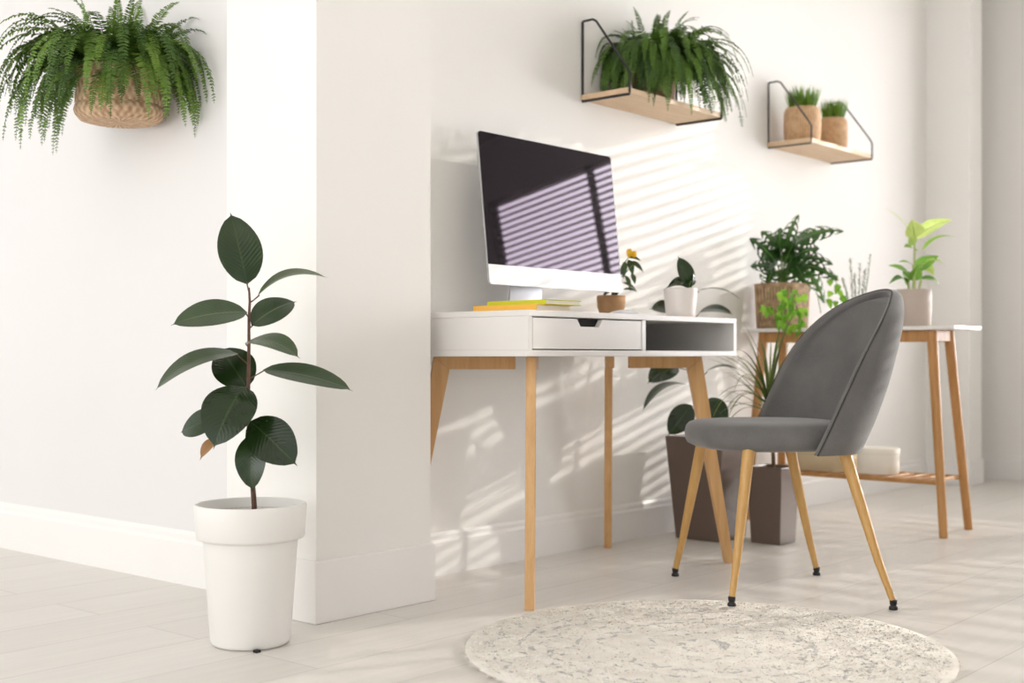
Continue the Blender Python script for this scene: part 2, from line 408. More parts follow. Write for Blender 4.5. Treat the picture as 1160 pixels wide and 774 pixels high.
stem_px = [(288, 600), (288, 573), (286, 545), (283, 505), (281, 470), (281.5, 430), (282, 390), (282, 360), (283, 342), (282, 326)]
MB().tube([at(x, y, Z0) for x, y in stem_px], [.0062, .0062, .0058, .0052, .0048, .0042, .0038, .0034, .003, .0022], 10).build('stem', M['stem_brown'], rp)
# base px, base dz, tip px, tip dz, width m, normal (right, up, towards viewer), bulge, fold, stem px, mat
LV = [
 ((280, 322), 0, (262, 244), .01, .100, (.45, .05, 1), .02, .10, (282, 330), 0),
 ((292, 335), 0, (368, 314), .02, .085, (-.25, 1, -.10), .16, .16, (283, 343), 0),
 ((280, 354), 0, (197, 367), -.05, .088, (.0, .75, .75), .07, .12, (282, 362), 0),
 ((285, 369), .01, (333, 342), .06, .086, (-.45, .5, 1), .08, .10, (282, 372), 0),
 ((277, 389), -.03, (337, 404), -.09, .080, (.10, 1, .45), .14, .12, (282, 392), 0),
 ((270, 401), 0, (178, 440), -.05, .088, (-.2, 1, .50), .13, .14, (281, 413), 0),
 ((280, 440), .02, (250, 396), .07, .098, (.1, .55, .9), .05, .12, (281, 440), 0),
 ((298, 419), 0, (396, 441), -.03, .070, (.2, 1, .75), .05, .18, (281, 430), 0),
 ((277, 438), -.02, (243, 505), -.11, .118, (.05, .62, 1), .12, .12, (281, 452), 0),
 ((250, 474), .06, (206, 489), .10, .070, (.2, .6, .9), .06, .12, (281, 470), 0),
 ((284, 477), -.02, (334, 525), -.06, .100, (-.1, .5, 1), .06, .10, (281, 480), 0),
 ((287, 492), -.02, (286, 554), -.05, .070, (-.1, .5, 1), .10, .22, (283, 500), 0),
 ((246, 497), .04, (228, 518), .03, .030, (-.3, .5, .8), .12, .2, (281, 466), 1)]
def px_leaf(root, Z, b, db, tp, dt, w, nr, bu, fo, sp, mat, prof='oval', pet=True, nl=14, petmat='stem_brown', pr_=.0016):
    B, T = at(b[0], b[1], Z + db), at(tp[0], tp[1], Z + dt)
    n = cv(*nr).normalized(); L = (T - B).length; d = (T - B).normalized()
    mb = leaf_mb(B, T, w, n, bu, fo, prof, nl)
    if prof == 'oval':       # drip tip
        n2 = (n - d * n.dot(d)).normalized(); e = T - d * (L * .05) + n2 * (bu * L * .19); sd = d.cross(n2) * .0035
        mb.face([e - sd, e + sd, T + d * .008 - n2 * .004])
    lf = mb.build('leaf', mat, root)
    if pet:
        S = at(sp[0], sp[1], Z); MB().tube([S, (S + B) / 2 + UP * -.002, B + d * .004], [pr_ * 1.3, pr_, pr_], 6).build('petiole', M[petmat], lf)
    return lf
for i, (b, db, tp, dt, w, nr, bu, fo, sp, k) in enumerate(LV):
    px_leaf(rp, Z0, b, db, tp, dt, w, nr, bu, fo, sp, M['rubber_leaf_dry' if k else 'rubber_leaf_toplit' if i in (1, 2, 3, 4, 5, 7) else 'rubber_leaf'])

# ------------------------------------------------------------------ ferns
def frond_mb(base, d, L, grav, pl, clamp=None, n=42, mb=None):
    mb = mb or MB(); p = Vector(base); d = Vector(d).normalized(); st = L / n; pts = []
    for i in range(n + 1):
        pts.append(p.copy()); d = (d + Vector((0, 0, -grav * st * (0.4 + 1.6 * i / n))) ).normalized(); p = p + d * st
        if clamp: p = clamp(p)
    mb.tube(pts[::3], [.0013 * (1 - .6 * i / len(pts[::3])) for i in range(len(pts[::3]))], 4, False)
    for i in range(3, n):
        t = i / n; dd = (pts[i + 1] - pts[i - 1]).normalized(); sd = dd.cross(Vector((0, 0, 1)))
        if sd.length < .15: sd = dd.cross(Vector((math.cos(i * .01), .3, .2)))
        sd.normalize(); nn = sd.cross(dd)
        l = pl * (math.sin(PI * (t * .93 + .05) ** .6) ** .8 + .08)
        for s in (-1, 1):
            e = (sd * s * .93 + dd * random.uniform(.22, .42) + nn * random.uniform(-.28, .12)).normalized()
            w = dd * min(l * .26, st * .44); a = pts[i] + dd * random.uniform(-.2, .2) * st
            k = [a - w * .5, a + e * l * .45 - w * 1.05 + nn * l * .05, a + e * l - nn * l * .06, a + e * l * .5 + w * .95 + nn * l * .05, a + w * .5]
            if clamp: k = [clamp(x) for x in k]
            mb.face(k, [(0, .42), (.4, .2), (1, .40), (.5, .8), (.1, .58)])
    return mb
# hanging basket on the left wall
FX, FY = 1.945, 3.128
fr = thing('potted_fern', 'feathery green fern spilling from a woven basket hung on the left wall', 'plant', (FX, FY, 1.29))
prof = [(.001, 1.291), (.085, 1.290), (.108, 1.296), (.119, 1.310), (.122, 1.322), (.119, 1.333), (.116, 1.336), (.119, 1.341), (.120, 1.36), (.117, 1.377), (.119, 1.395), (.115, 1.41), (.117, 1.43), (.112, 1.44), (.104, 1.436), (.10, 1.40)]
MB().lathe((FX, FY, 0), prof, 64, jit=.012).build('basket', M['rope'], fr)
MB().lathe((FX, FY, 0), [(.108, 1.415), (.05, 1.425), (.001, 1.425)], 30).build('soil', M['soil'], fr)
def clampL(p): return Vector((min(p.x, LU - .006), p.y, p.z))
def fern_fill(root, c, top, R, clamp, mat, spec):
    "spec: (count, elevation range, length range, gravity range, azimuth centre, azimuth spread, pinna range)"
    jobs = []
    for cnt, e0, e1, l0, l1, g0, g1, ac, asp, p0, p1 in spec:
        for i in range(cnt):
            a = ac + random.uniform(-asp, asp); el = random.uniform(e0, e1)
            b = Vector((c.x, c.y, top)) + Vector((math.cos(a), math.sin(a), 0)) * random.uniform(.2, 1) * R
            d = Vector((math.cos(a) * math.cos(el), math.sin(a) * math.cos(el), math.sin(el)))
            jobs.append((b, d, random.uniform(l0, l1), random.uniform(g0, g1), random.uniform(p0, p1), b.dot(FW)))
    jobs.sort(key=lambda j: j[5]); rest = MB()
    for k, (b, d, L, g, p, _) in enumerate(jobs):
        if k < 98: frond_mb(b, d, L, g, p, clamp).build('frond', M[mat], root)
        else: frond_mb(b, d, L, g, p, clamp, mb=rest)
    if rest.v: rest.build('inner_fronds', M[mat], root)['kind'] = 'stuff'
A_R = math.atan2(RT.y, RT.x); A_V = math.atan2(TC.y, TC.x)
fern_fill(fr, Vector((FX, FY, 0)), 1.425, .09, clampL, 'fern', [
    (44, .55, 1.2, .29, .39, 9, 14, A_V, 1.5, .022, .029),          # front curtain over the basket
    (26, .1, .70, .20, .30, 8, 13, A_V, 1.5, .022, .029),
    (40, .45, 1.15, .31, .41, 7, 11, A_R + PI, .75, .021, .028),    # picture left, long
    (12, .85, 1.2, .36, .43, 7, 9, A_R + PI, .5, .019, .025),
    (32, .65, 1.25, .25, .35, 8, 12, A_R, .9, .021, .028),           # picture right
    (30, .95, 1.5, .17, .28, 5, 9, 0, PI, .020, .027)])

# ------------------------------------------------------------------ wall shelves
def shelf(u0, u1, label, metal, rad):
    zb, zt, dp = 1.488, 1.506, .193
    r = thing('bracket_shelf', label, 'shelf', ((u0 + u1) / 2, WV, zb), 'wall shelves with wire brackets')
    MB().box((u0, WV - dp, zb), (u1, WV - .001, zt)).build('board', M['pine'], r, smooth=False, bevel=.0015)
    for u in (u0 + .004, u1 - .004):
        yw, yf = WV - rad - .001, WV - dp - rad * .6
        P = [(yw, zb - rad), (yw, 1.748), (yw - .003, 1.750), (yw - .042, 1.750), (yw - .056, 1.742), (yf + .012, 1.574), (yf, 1.553), (yf, zb + .004), (yf, zb - rad), (yw, zb - rad)]
        MB().tube([(u, y, z) for y, z in P], rad, 8).build('bracket', M[metal], r, auto=60)
    return r
shelf(3.312, 3.882, 'pale wood wall shelf with black wire brackets above the monitor, carrying the fern', 'black', .0042)
shelf(4.550, 5.110, 'small pale wood wall shelf at right carrying two grass pots', 'grey_metal', .0036)

F2 = Vector((3.60, 2.462, 1.506))
f2 = thing('potted_fern', 'drooping green fern in a brown pot on the shelf above the monitor', 'plant', F2)
MB().lathe(F2, [(.001, .0005), (.062, .0005), (.066, .004), (.082, .112), (.084, .118), (.080, .120), (.075, .10)], 40).build('pot', M['basket'], f2)
MB().lathe(F2, [(.078, .105), (.001, .112)], 30).build('soil', M['soil'], f2)
def clampB(p):
    q = Vector((p.x, min(p.y, WV - .006), p.z))
    if 1.47 < q.z < 1.513 and 3.30 < q.x < 3.89 and q.y > WV - .20: q.z = 1.513
    return q
fern_fill(f2, F2, F2.z + .110, .065, clampB, 'fern_dark', [
    (62, .6, 1.25, .24, .33, 9, 15, A_V, 1.2, .021, .029),
    (16, .5, 1.1, .26, .34, 10, 14, A_V + .35, .4, .021, .029),
    (22, .1, .7, .17, .26, 8, 14, A_V, 1.3, .020, .027),
    (28, .6, 1.2, .22, .30, 10, 14, A_R + PI, .7, .020, .027),
    (46, .45, 1.15, .30, .41, 6.5, 10.5, A_R - .1, .6, .020, .027),
    (22, .2, .8, .24, .35, 8, 13, A_V + .6, .9, .020, .026),
    (30, .9, 1.5, .17, .27, 5, 9, 0, PI, .019, .026)])

def grass_pot(c, r, h, gh, label, n):
    t = thing('potted_grass', label, 'plant', c, 'grass pots on the right shelf')
    prof = [(.001, .0005), (r * .90, .0005), (r * .95, .004), (r * 1.0, h * .35), (r * 1.0, h * .65), (r * .97, h * .88), (r * .90, h * .97), (r * .82, h), (r * .76, h * .985), (r * .74, h * .9)]
    MB().lathe(c, prof, 48).build('pot', M['ribbed'], t)
    MB().lathe(c, [(r * .76, h * .93), (.001, h * .95)], 30).build('soil', M['soil'], t)
    mb = MB()
    for i in range(n):
        a = random.uniform(0, 2 * PI); q = r * .68 * math.sqrt(random.random())
        b = Vector(c) + Vector((q * math.cos(a), q * math.sin(a), h * .94)); k = random.uniform(.05, .28)
        tp = b + Vector((math.cos(a) * gh * k * q / r * 1.4 + random.uniform(-.012, .012), math.sin(a) * gh * k * q / r * 1.4 + random.uniform(-.012, .012), gh * random.uniform(.55, 1.0)))
        leaf_mb(b, tp, .0045, (math.cos(a * 3), math.sin(a * 3), .1), -.05, .1, 'blade', 4, 2, mb)
    mb.build('grass', M['grass'], t)['kind'] = 'stuff'
grass_pot((4.650, 2.452, 1.506), .075, .142, .102, 'larger of the two grass pots, left on the small shelf', 330)
grass_pot((4.922, 2.452, 1.506), .060, .138, .098, 'smaller of the two grass pots, right on the small shelf', 240)

# ------------------------------------------------------------------ desk
DX0, DX1, DY0, DY1, DZ0, DZ1, TH = 2.402, 3.405, 2.020, 2.512, .638, .755, .016
desk = thing('writing_desk', 'white writing desk with one drawer, open cubby and four splayed wooden legs', 'desk', ((DX0 + DX1) / 2, (DY0 + DY1) / 2, 0))
MB().box((DX0, DY0, DZ1 - TH), (DX1, DY1, DZ1)).build('tabletop', M['white'], desk, smooth=False, bevel=.002)
DV0, DV1 = 2.897, 2.915
mb = MB()
mb.box((DX0, DY0, DZ0), (DX1, DY1, DZ0 + TH)); mb.box((DX0, DY0, DZ0 + TH), (DX0 + TH, DY1, DZ1 - TH)); mb.box((DX1 - TH, DY0, DZ0 + TH), (DX1, DY1, DZ1 - TH))
mb.box((DX0 + TH, DY1 - TH, DZ0 + TH), (DX1 - TH, DY1, DZ1 - TH)); mb.box((DV0, DY0, DZ0 + TH), (DV1, DY1 - TH, DZ1 - TH))
mb.build('case', M['white'], desk, smooth=False, bevel=.0012)
# drawer: front with a cut-out grip, plus a dark plate standing in for the shade behind it
x0, x1, zb, zt = DX0 + TH + .0025, DV0 - .0025, DZ0 + TH + .003, DZ1 - TH - .003
xc = (x0 + x1) / 2
fp = [(x0, zb), (x1, zb), (x1, zt), (xc + .055, zt), (xc + .040, zt - .020), (xc - .040, zt - .020), (xc - .055, zt), (x0, zt)]
dr = MB().prism([(x, DY0 + .001, z) for x, z in fp], (0, .016, 0)).build('drawer', M['white'], desk, smooth=False, bevel=.001)
MB().prism([(xc - .06, DY0 + .0175, zt - .024), (xc + .06, DY0 + .0175, zt - .024), (xc + .06, DY0 + .0175, zt), (xc - .06, DY0 + .0175, zt)], (0, .004, 0)).build('grip_shade', M['dark_in'], dr, smooth=False)
LP = [(0, 0), (-.027, 0), (-.148, .602), (-.334, .602), (-.334, .6375), (-.105, .6375)]
s2 = 1 / math.sqrt(2)
for cxx, cyy, sx, sy in ((DX0, DY0, -1, -1), (DX1, DY0, 1, -1), (DX0, DY1, -1, 1), (DX1, DY1, 1, 1)):
    o = Vector((cxx - sx * .012, cyy - sy * .006, 0)); dd = Vector((sx * .79, sy * .613, 0)); nn = Vector((-dd.y, dd.x, 0)) * .025
    pl = [o + dd * a + UP * z - nn / 2 for a, z in LP]
    a = [pl[0], pl[1], pl[2], pl[5]]; b = [pl[2], pl[3], pl[4], pl[5]]
    mb = MB().prism(a, nn); lg = mb.build('leg', M['oak'], desk, smooth=False, bevel=.002)
    mb = MB().prism(b, nn); mb.build('arm', M['oak'], lg, smooth=False, bevel=.002)

# ------------------------------------------------------------------ monitor
TI = math.radians(6); BL = Vector((2.684, 2.40, .845)); WM, HM = .644, .448; CHN = .0585
mx, my, mn = Vector((1, 0, 0)), Vector((0, math.sin(TI), math.cos(TI))), Vector((0, -math.cos(TI), math.sin(TI)))
mon = thing('desktop_monitor', 'wide black desktop monitor with a silver chin standing on the white desk', 'monitor', (2.995, 2.43, DZ1))
def mp(x, y, n=0): return BL + mx * x + my * y + mn * n
def rrect(x0, y0, x1, y1, rad, corners=(1, 1, 1, 1), k=6):
    out = []
    for (cx, cy, a0), on in zip(((x1, y1, 0), (x0, y1, 90), (x0, y0, 180), (x1, y0, 270)), corners):
        if not on: out.append((cx, cy)); continue
        ox, oy = cx + (-rad if cx == x1 else rad), cy + (-rad if cy == y1 else rad)
        out += [(ox + rad * math.cos(math.radians(a0 + 90 * i / k)), oy + rad * math.sin(math.radians(a0 + 90 * i / k))) for i in range(k + 1)]
    return out
RD = .011
out = rrect(0, 0, WM, HM, RD)
mb = MB(); n_ = len(out)
rows = [[mp(x, y, -.0012) for x, y in out], [mp(x, y, -.0075) for x, y in out]]
for s, dn in ((.9, -.017), (.6, -.033), (.3, -.040), (.02, -.042)):
    rows.append([mp(WM / 2 + (x - WM / 2) * s, HM / 2 + (y - HM / 2) * s, dn) for x, y in out])
mb.grid(rows, True); mb.face(rows[0][::-1]); mb.build('back_shell', M['alu_dark'], mon, auto=40)
MB().prism([mp(x, y, -.001) for x, y in rrect(0, CHN, WM, HM, RD, (1, 1, 0, 0))][::-1], mn * .0012).build('screen', M['screen'], mon, smooth=False)
MB().prism([mp(x, y, -.001) for x, y in rrect(0, 0, WM, CHN - .0004, RD, (0, 0, 1, 1))][::-1], mn * .0014).build('chin', M['alu'], mon, smooth=False)
sc_ = 2.93; wS = .075
pth = [(2.335, DZ1 + .0035), (2.40, DZ1 + .0035), (2.468, DZ1 + .004), (2.478, DZ1 + .010), (2.478, DZ1 + .03), (2.468, DZ1 + .16), (2.462, DZ1 + .22)]
top_ = [(sc_ - wS, y, z) for y, z in pth]
mb = MB(); th = []
for i, (y, z) in enumerate(pth):
    a = Vector((0, pth[min(i + 1, len(pth) - 1)][0] - pth[max(0, i - 1)][0], pth[min(i + 1, len(pth) - 1)][1] - pth[max(0, i - 1)][1])).normalized(); nr = Vector((0, -a.z, a.y)) * .003
    p = Vector((sc_, y, z)); w = Vector((wS, 0, 0)); th.append([p - w + nr, p + w + nr, p + w - nr, p - w - nr])
mb.grid(th, True); mb.face(th[0][::-1]); mb.face(th[-1]); mb.build('stand', M['alu_dark'], mon, smooth=True, auto=40)

# ------------------------------------------------------------------ things on the desk
def book(x, y, z, w, d, h, cover, label, rot=0):
    "hardback lying flat; its spine faces -x"
    t = thing('book', label, 'book', (x, y, z), 'books lying on the desk')
    R = Matrix.Rotation(rot, 3, 'Z'); P = lambda a, b, c: Vector((x, y, z)) + R @ Vector((a, b, 0)) + UP * c
    def bx(m, a0, b0, c0, a1, b1, c1): m.prism([P(a0, b0, c0), P(a1, b0, c0), P(a1, b1, c0), P(a0, b1, c0)], (0, 0, c1 - c0)); return m
    m = MB(); bx(m, .002, 0, 0, w, d, .0018); bx(m, .002, 0, h - .0018, w, d, h); bx(m, 0, 0, 0, .0022, d, h); m.build('cover', M[cover], t, smooth=False, bevel=.0006)
    m = MB(); bx(m, .0022, .003, .0018, w - .004, d - .003, h - .0018); m.build('pages', M['pages'], t, smooth=False)
book(2.470, 2.050, DZ1 + .0002, .150, .215, .0165, 'orange_book', 'amber-spined book lying flat, under the lime green one', 0.02)
book(2.503, 2.046, DZ1 + .0170, .140, .215, .0130, 'yellow_book', 'lime green book lying on top of the amber-spined book', -.06)

ms = thing('computer_mouse', 'low white computer mouse lying on the desk in front of the small pots', 'mouse', (3.02, 2.17, DZ1))
rows = []
for k in range(9):
    a = PI / 2 * k / 8; rows.append([Vector((3.02 + .030 * math.cos(a) * math.cos(2 * PI * j / 28), 2.17 + .056 * math.cos(a) * math.sin(2 * PI * j / 28), DZ1 + .004 + .016 * math.sin(a))) for j in range(28)])
MB().grid(rows, True).build('top_shell', M['alu'], ms)
MB().lathe((3.02, 2.17, DZ1), [(.001, .0003), (.026, .0003), (.029, .004), (.001, .0045)], 28, ay=1.86).build('base', M['alu_dark'], ms)

# small rubber plant in a white pot
c = Vector((3.290, 2.150, DZ1)); Zc = c.dot(FW)
t = thing('potted_rubber_plant', 'small seedling rubber plant in a white ceramic pot at the right end of the desk', 'plant', c)
MB().lathe(c, [(.001, .0004), (.040, .0004), (.044, .003), (.0465, .02), (.0525, .089), (.052, .0925), (.0500, .092), (.0485, .075)], 48).build('pot', M['ceramic'], t)
MB().lathe(c, [(.049, .078), (.001, .081)], 30).build('soil', M['soil'], t)
MB().tube([at(778, 345, Zc), at(780, 326, Zc), at(783, 318, Zc)], [.003, .0025, .002], 8).build('stem', M['stem_green'], t)
for b, tp, w, nr, bu, k in (((782, 326), (769, 292), .062, (.5, .25, 1), .03, 0), ((781, 328), (756, 326), .050, (-.2, 1, .75), .35, 0), ((784, 324), (786, 312), .022, (.9, .2, .6), .1, 0)):
    px_leaf(t, Zc, b, 0, tp, .0, w, nr, bu, .16, (781, 332), M['rubber_leaf'], petmat='stem_green')

# pepper plant behind the monitor
c = Vector((3.352, 2.462, DZ1)); Zc = c.dot(FW)
t = thing('potted_pepper_plant', 'little yellow pepper plant wrapped in brown paper behind the monitor', 'plant', c)
MB().lathe(c, [(.001, .0004), (.036, .0004), (.038, .004), (.040, .03), (.046, .046), (.0455, .052), (.047, .060), (.048, .079), (.0455, .083), (.043, .068)], 36, jit=.02).build('pot', M['kraft'], t)
MB().lathe(c, [(.044, .070), (.001, .073)], 24).build('soil', M['soil'], t)
MB().tube([at(697, 345, Zc), at(699, 325, Zc), at(704, 302, Zc), at(712, 292, Zc)], [.003, .0026, .0022, .0016], 8).build('stem', M['stem_green'], t)
MB().tube([at(700, 318, Zc), at(708, 310, Zc - .02), at(717, 300, Zc - .02)], [.002, .0017, .0014], 6).build('stem', M['stem_green'], t)
for b, tp, w in (((708, 296), (706, 316), .020), ((712, 294), (717, 313), .022), ((714, 296), (729, 309), .018), ((712, 292), (726, 296), .016), ((704, 304), (700, 322), .022), ((715, 310), (719, 322), .018), ((708, 312), (714, 330), .016), ((705, 320), (722, 332), .014), ((702, 322), (692, 340), .024), ((699, 326), (682, 338), .022), ((700, 300), (690, 312), .02), ((706, 328), (722, 331), .012)):
    px_leaf(t, Zc, b, random.uniform(-.02, .02), tp, random.uniform(-.02, .01), w, (random.uniform(-.4, .4), .8, .8), .15, .2, b, M['pepper_leaf'], 'lance', False, 8)
for (x, y), s in (((713, 286), 1), ((718.5, 288), .9)):
    p = at(x, y, Zc - .01)
    MB().lathe(p, [(.0005, -.017 * s), (.006 * s, -.014 * s), (.0095 * s, -.004 * s), (.0100 * s, .004 * s), (.007 * s, .011 * s), (.0005, .012 * s)], 14).build('pepper', M['pepper'], t)

# ------------------------------------------------------------------ dining chair
CH = Vector((3.052, 1.685, 0)); HD = math.atan2(.6534 * .0 + .7570 * .984 - .6534 * .177, -.6534 * .984 - .7570 * .177)
CR = Matrix.Rotation(HD, 3, 'Z')
def cl(x, y, z): return CH + CR @ Vector((x, y, z))
chair = thing('shell_chair', 'grey velvet shell chair with rounded back and slim wooden legs facing the desk', 'chair', CH)
# seat
def seat_out(k, n):
    a = 2 * PI * k / n; ca, sa = math.cos(a), math.sin(a)
    e = 3.0 if ca > 0 else 2.3
    q = (abs(ca) ** e + abs(sa) ** e) ** (-1 / e)
    return (ca * q * (.222 if ca > 0 else .205) + .012, sa * q * (.228 if ca > 0 else .222))
N = 64; rows = []
for s, z in ((.001, .402), (.80, .402), (.90, .404), (.965, .411), (.995, .425), (1.0, .440), (.985, .456), (.95, .466), (.88, .4725), (.7, .476), (.4, .4775), (.001, .478)):
    rows.append([cl(.012 + (seat_out(k, N)[0] - .012) * s, seat_out(k, N)[1] * s, z - .010) for k in range(N)])
MB().grid(rows, True).build('seat', M['velvet'], chair)
# shell back
ZB, ZT = .386, .822; NZ, NTH = 26, 30
def interp(x, xs, ys):
    for i in range(len(xs) - 1):
        if x <= xs[i + 1] or i == len(xs) - 2:
            t = (x - xs[i]) / (xs[i + 1] - xs[i]); a_ = (ys[i + 1] - ys[max(0, i - 1)]) / (xs[i + 1] - xs[max(0, i - 1)]); b_ = (ys[min(i + 2, len(xs) - 1)] - ys[i]) / (xs[min(i + 2, len(xs) - 1)] - xs[i]); h = xs[i + 1] - xs[i]
            return ys[i] * (2 * t ** 3 - 3 * t * t + 1) + ys[i + 1] * (3 * t * t - 2 * t ** 3) + h * (a_ * (t ** 3 - 2 * t * t + t) + b_ * (t ** 3 - t * t))
SZS = (.385, .47, .56, .65, .733, .79, .822)
SXR = (-.012, -.053, -.097, -.144, -.205, -.262, -.312)
SXB = (-.212, -.252, -.285, -.308, -.326, -.337, -.342)
def shell(zz, top, w0, th, inner):
    w = w0 * (1 - max(0, .45 - zz) * .35) if zz < .58 else w0 * max(0, 1 - ((zz - .58) / (top - .58)) ** 2.87) ** .5
    zq = .385 + (zz - .385) * (.822 - .385) / (top - .385)
    xr = interp(zq, SZS, SXR); xb = min(interp(zq, SZS, SXB), xr - .030)
    if inner: xb = min(xb + .048, xr - .004)
    return Vector((xr - (xr - xb) * math.cos(th), w * math.sin(th), zz))
def zrow(j, top): s = j / NZ; return ZB + (top - ZB) * math.sin(PI / 2 * s ** .85)
outer, inner = [], []
for j in range(NZ + 1):
    zo, zi = zrow(j, ZT), zrow(j, ZT - .019)
    outer.append([shell(zo, ZT, .251, -PI / 2 + PI * k / NTH, False) for k in range(NTH + 1)])
    inner.append([shell(zi, ZT - .019, .227, -PI / 2 + PI * k / NTH, True) for k in range(NTH + 1)])
mb = MB(); W = lambda r: [cl(*p) for p in r]
ringo = [r[0] for r in outer] + [r[-1] for r in outer[::-1]]; ringi = [r[0] for r in inner] + [r[-1] for r in inner[::-1]]
rim = [W(ringo)]
for s, bu in ((.2, .006), (.5, .009), (.8, .005)): rim.append([cl(*(a.lerp(b, s) + Vector((bu, 0, bu * .3)))) for a, b in zip(ringo, ringi)])
rim.append(W(ringi))
mb.grid([W(r) for r in outer]); mb.grid([W(outer[0]), W(inner[0])])
mb.build('back_shell', M['velvet'], chair, weld=1e-5)
MB().grid(rim).grid([W(r) for r in inner]).build('backrest', M['velvet'], chair, weld=1e-5)
pp = [cl(*(p + Vector((.004, 0, 0)))) for p in ringo]
MB().tube(pp, .0020, 6).build('piping', M['piping'], chair)
# legs
feet = [(829, 692, .16, .19), (765, 653, .16, -.19), (1012, 691, -.115, .19), (925, 652, -.115, -.19)]
for fx, fy, lx, ly in feet:
    Z = FPX * EYE / (fy - HYP); ft = at(fx, fy, Z); ft.z = 0
    tp = cl(lx * .93, ly * .95, .404); d = (tp - ft).normalized()
    if (ft - Vector((RC.x, RC.y, 0))).length < RR + .01: ft.z = .0112
    lg = MB().tube([ft + UP * .018 + d * .006, ft.lerp(tp, .3), ft.lerp(tp, .65), tp], [.0082, .0108, .0140, .0162], 16).build('leg', M['beech'], chair, auto=60)
    MB().lathe(ft, [(.001, .0005), (.0105, .0005), (.0112, .003), (.0105, .008), (.0080, .010), (.0075, .012), (.0090, .014), (.0096, .024), (.001, .025)], 18).build('foot_cap', M['cap'], lg, auto=50)

# ------------------------------------------------------------------ brown floor planters
def planter(t, c, ht, hb, h):
    r2 = math.sqrt(1)
    rows = []
    for hw, z in ((hb, .0005), (hb + .001, .004), (ht - .0005, h - .004), (ht, h), (ht - .010, h), (ht - .014, h - .03), (ht - .03, h - .07)):
        rows.append([Vector(c) + Vector((sx * hw, sy * hw, z)) for sx, sy in ((-1, -1), (1, -1), (1, 1), (-1, 1))])
    mb = MB().grid(rows, True); mb.face(rows[0][::-1]); p = mb.build('planter', M['planter'], t, smooth=False, bevel=.004)
    q = ht - .016
    MB().face([Vector(c) + Vector((sx * q, sy * q, h - .035)) for sx, sy in ((-1, -1), (1, -1), (1, 1), (-1, 1))]).build('soil', M['soil'], t, smooth=False)
P1 = Vector((3.806, 2.362, 0))
t1 = thing('potted_rubber_plant', 'leafy rubber plant in the larger brown square planter behind the desk leg', 'plant', P1)
planter(t1, P1, .116, .088, .360)
Z1 = P1.dot(FW)
MB().tube([at(801, 515, Z1), at(800, 470, Z1), at(791, 415, Z1), at(780, 375, Z1), at(772, 346, Z1)], [.007, .006, .005, .004, .003], 10).build('stem', M['stem_brown'], t1)
for b, db, tp, dt, w, nr, bu, sp in (
    ((768, 416), -.03, (735, 433), -.06, .095, (-.3, .7, .8), .10, (792, 422)),
    ((783, 438), -.05, (729, 464), -.10, .075, (-.4, 1, .25), .22, (795, 438)),
    ((783, 459), -.08, (758, 492), -.12, .085, (.2, .5, 1), .05, (800, 465)),
    ((801, 452), -.06, (823, 478), -.06, .075, (-.2, .5, 1), .05, (800, 460)),
    ((800, 421), -.02, (836, 419), -.05, .080, (.0, 1, .10), .12, (794, 430)),
    ((792, 354), -.05, (829, 356), -.08, .085, (.1, 1, .42), .12, (778, 370)),
    ((762, 352), .02, (738, 350), .02, .080, (-.2, .8, .6), .12, (779, 372)),
    ((790, 330), -.02, (838, 339), -.04, .060, (.25, 1, .06), .14, (773, 348)),
    ((786, 352), -.02, (765, 355), -.06, .06, (-.2, .8, .6), .12, (777, 365)),
    ((795, 400), .06, (820, 390), .10, .09, (.2, .7, .6), .12, (788, 402))):
    px_leaf(t1, Z1, b, db, tp, dt, w, nr, bu, .14, sp, M['rubber_leaf'])
P2 = Vector((3.850, 2.140, 0))
t2 = thing('potted_dracaena', 'spiky strap-leaved plant in the smaller brown square planter behind the grey chair', 'plant', P2)
planter(t2, P2, .067, .055, .262)
Z2 = P2.dot(FW)
MB().tube([at(877, 545, Z2), at(876, 515, Z2), at(872, 480, Z2), at(870, 455, Z2)], [.007, .0065, .006, .005], 10).build('stem', M['cane'], t2)
def blade_tube(root, b, d, L, grav, w, mat):
    mb = MB(); p = Vector(b); d = Vector(d).normalized(); n = 14; rows = []
    for i in range(n + 1):
        t = i / n; sd = d.cross(UP)
        sd = sd.normalized() if sd.length > .05 else RT.copy(); nn = sd.cross(d)
        ww = w / 2 * (min(1, .5 + 4 * t)) * (1 - t ** 2.2) + .0003
        rows.append([p - sd * ww + nn * ww * .4, p, p + sd * ww + nn * ww * .4])
        d = (d + UP * (-grav * L / n * (.3 + 1.4 * t))).normalized(); p = p + d * (L / n)
        p.y = min(p.y, WV - .01); 
    return mb.grid(rows, False, uvs=True).build('leaf', mat, root)
for i in range(64):
    a = random.uniform(0, 2 * PI); el = random.choice((random.uniform(.3, .9), random.uniform(.8, 1.45)))
    d = Vector((math.cos(a) * math.cos(el), math.sin(a) * math.cos(el), math.sin(el)))
    L = random.uniform(.22, .36) * (.8 if d.dot(RT) > .3 else 1)
    b = at(871 + random.uniform(-2, 2), 470 - random.uniform(0, 26), Z2)
    blade_tube(t2, b, d, L, random.uniform(2, 7), random.uniform(.006, .010), M['blade'])

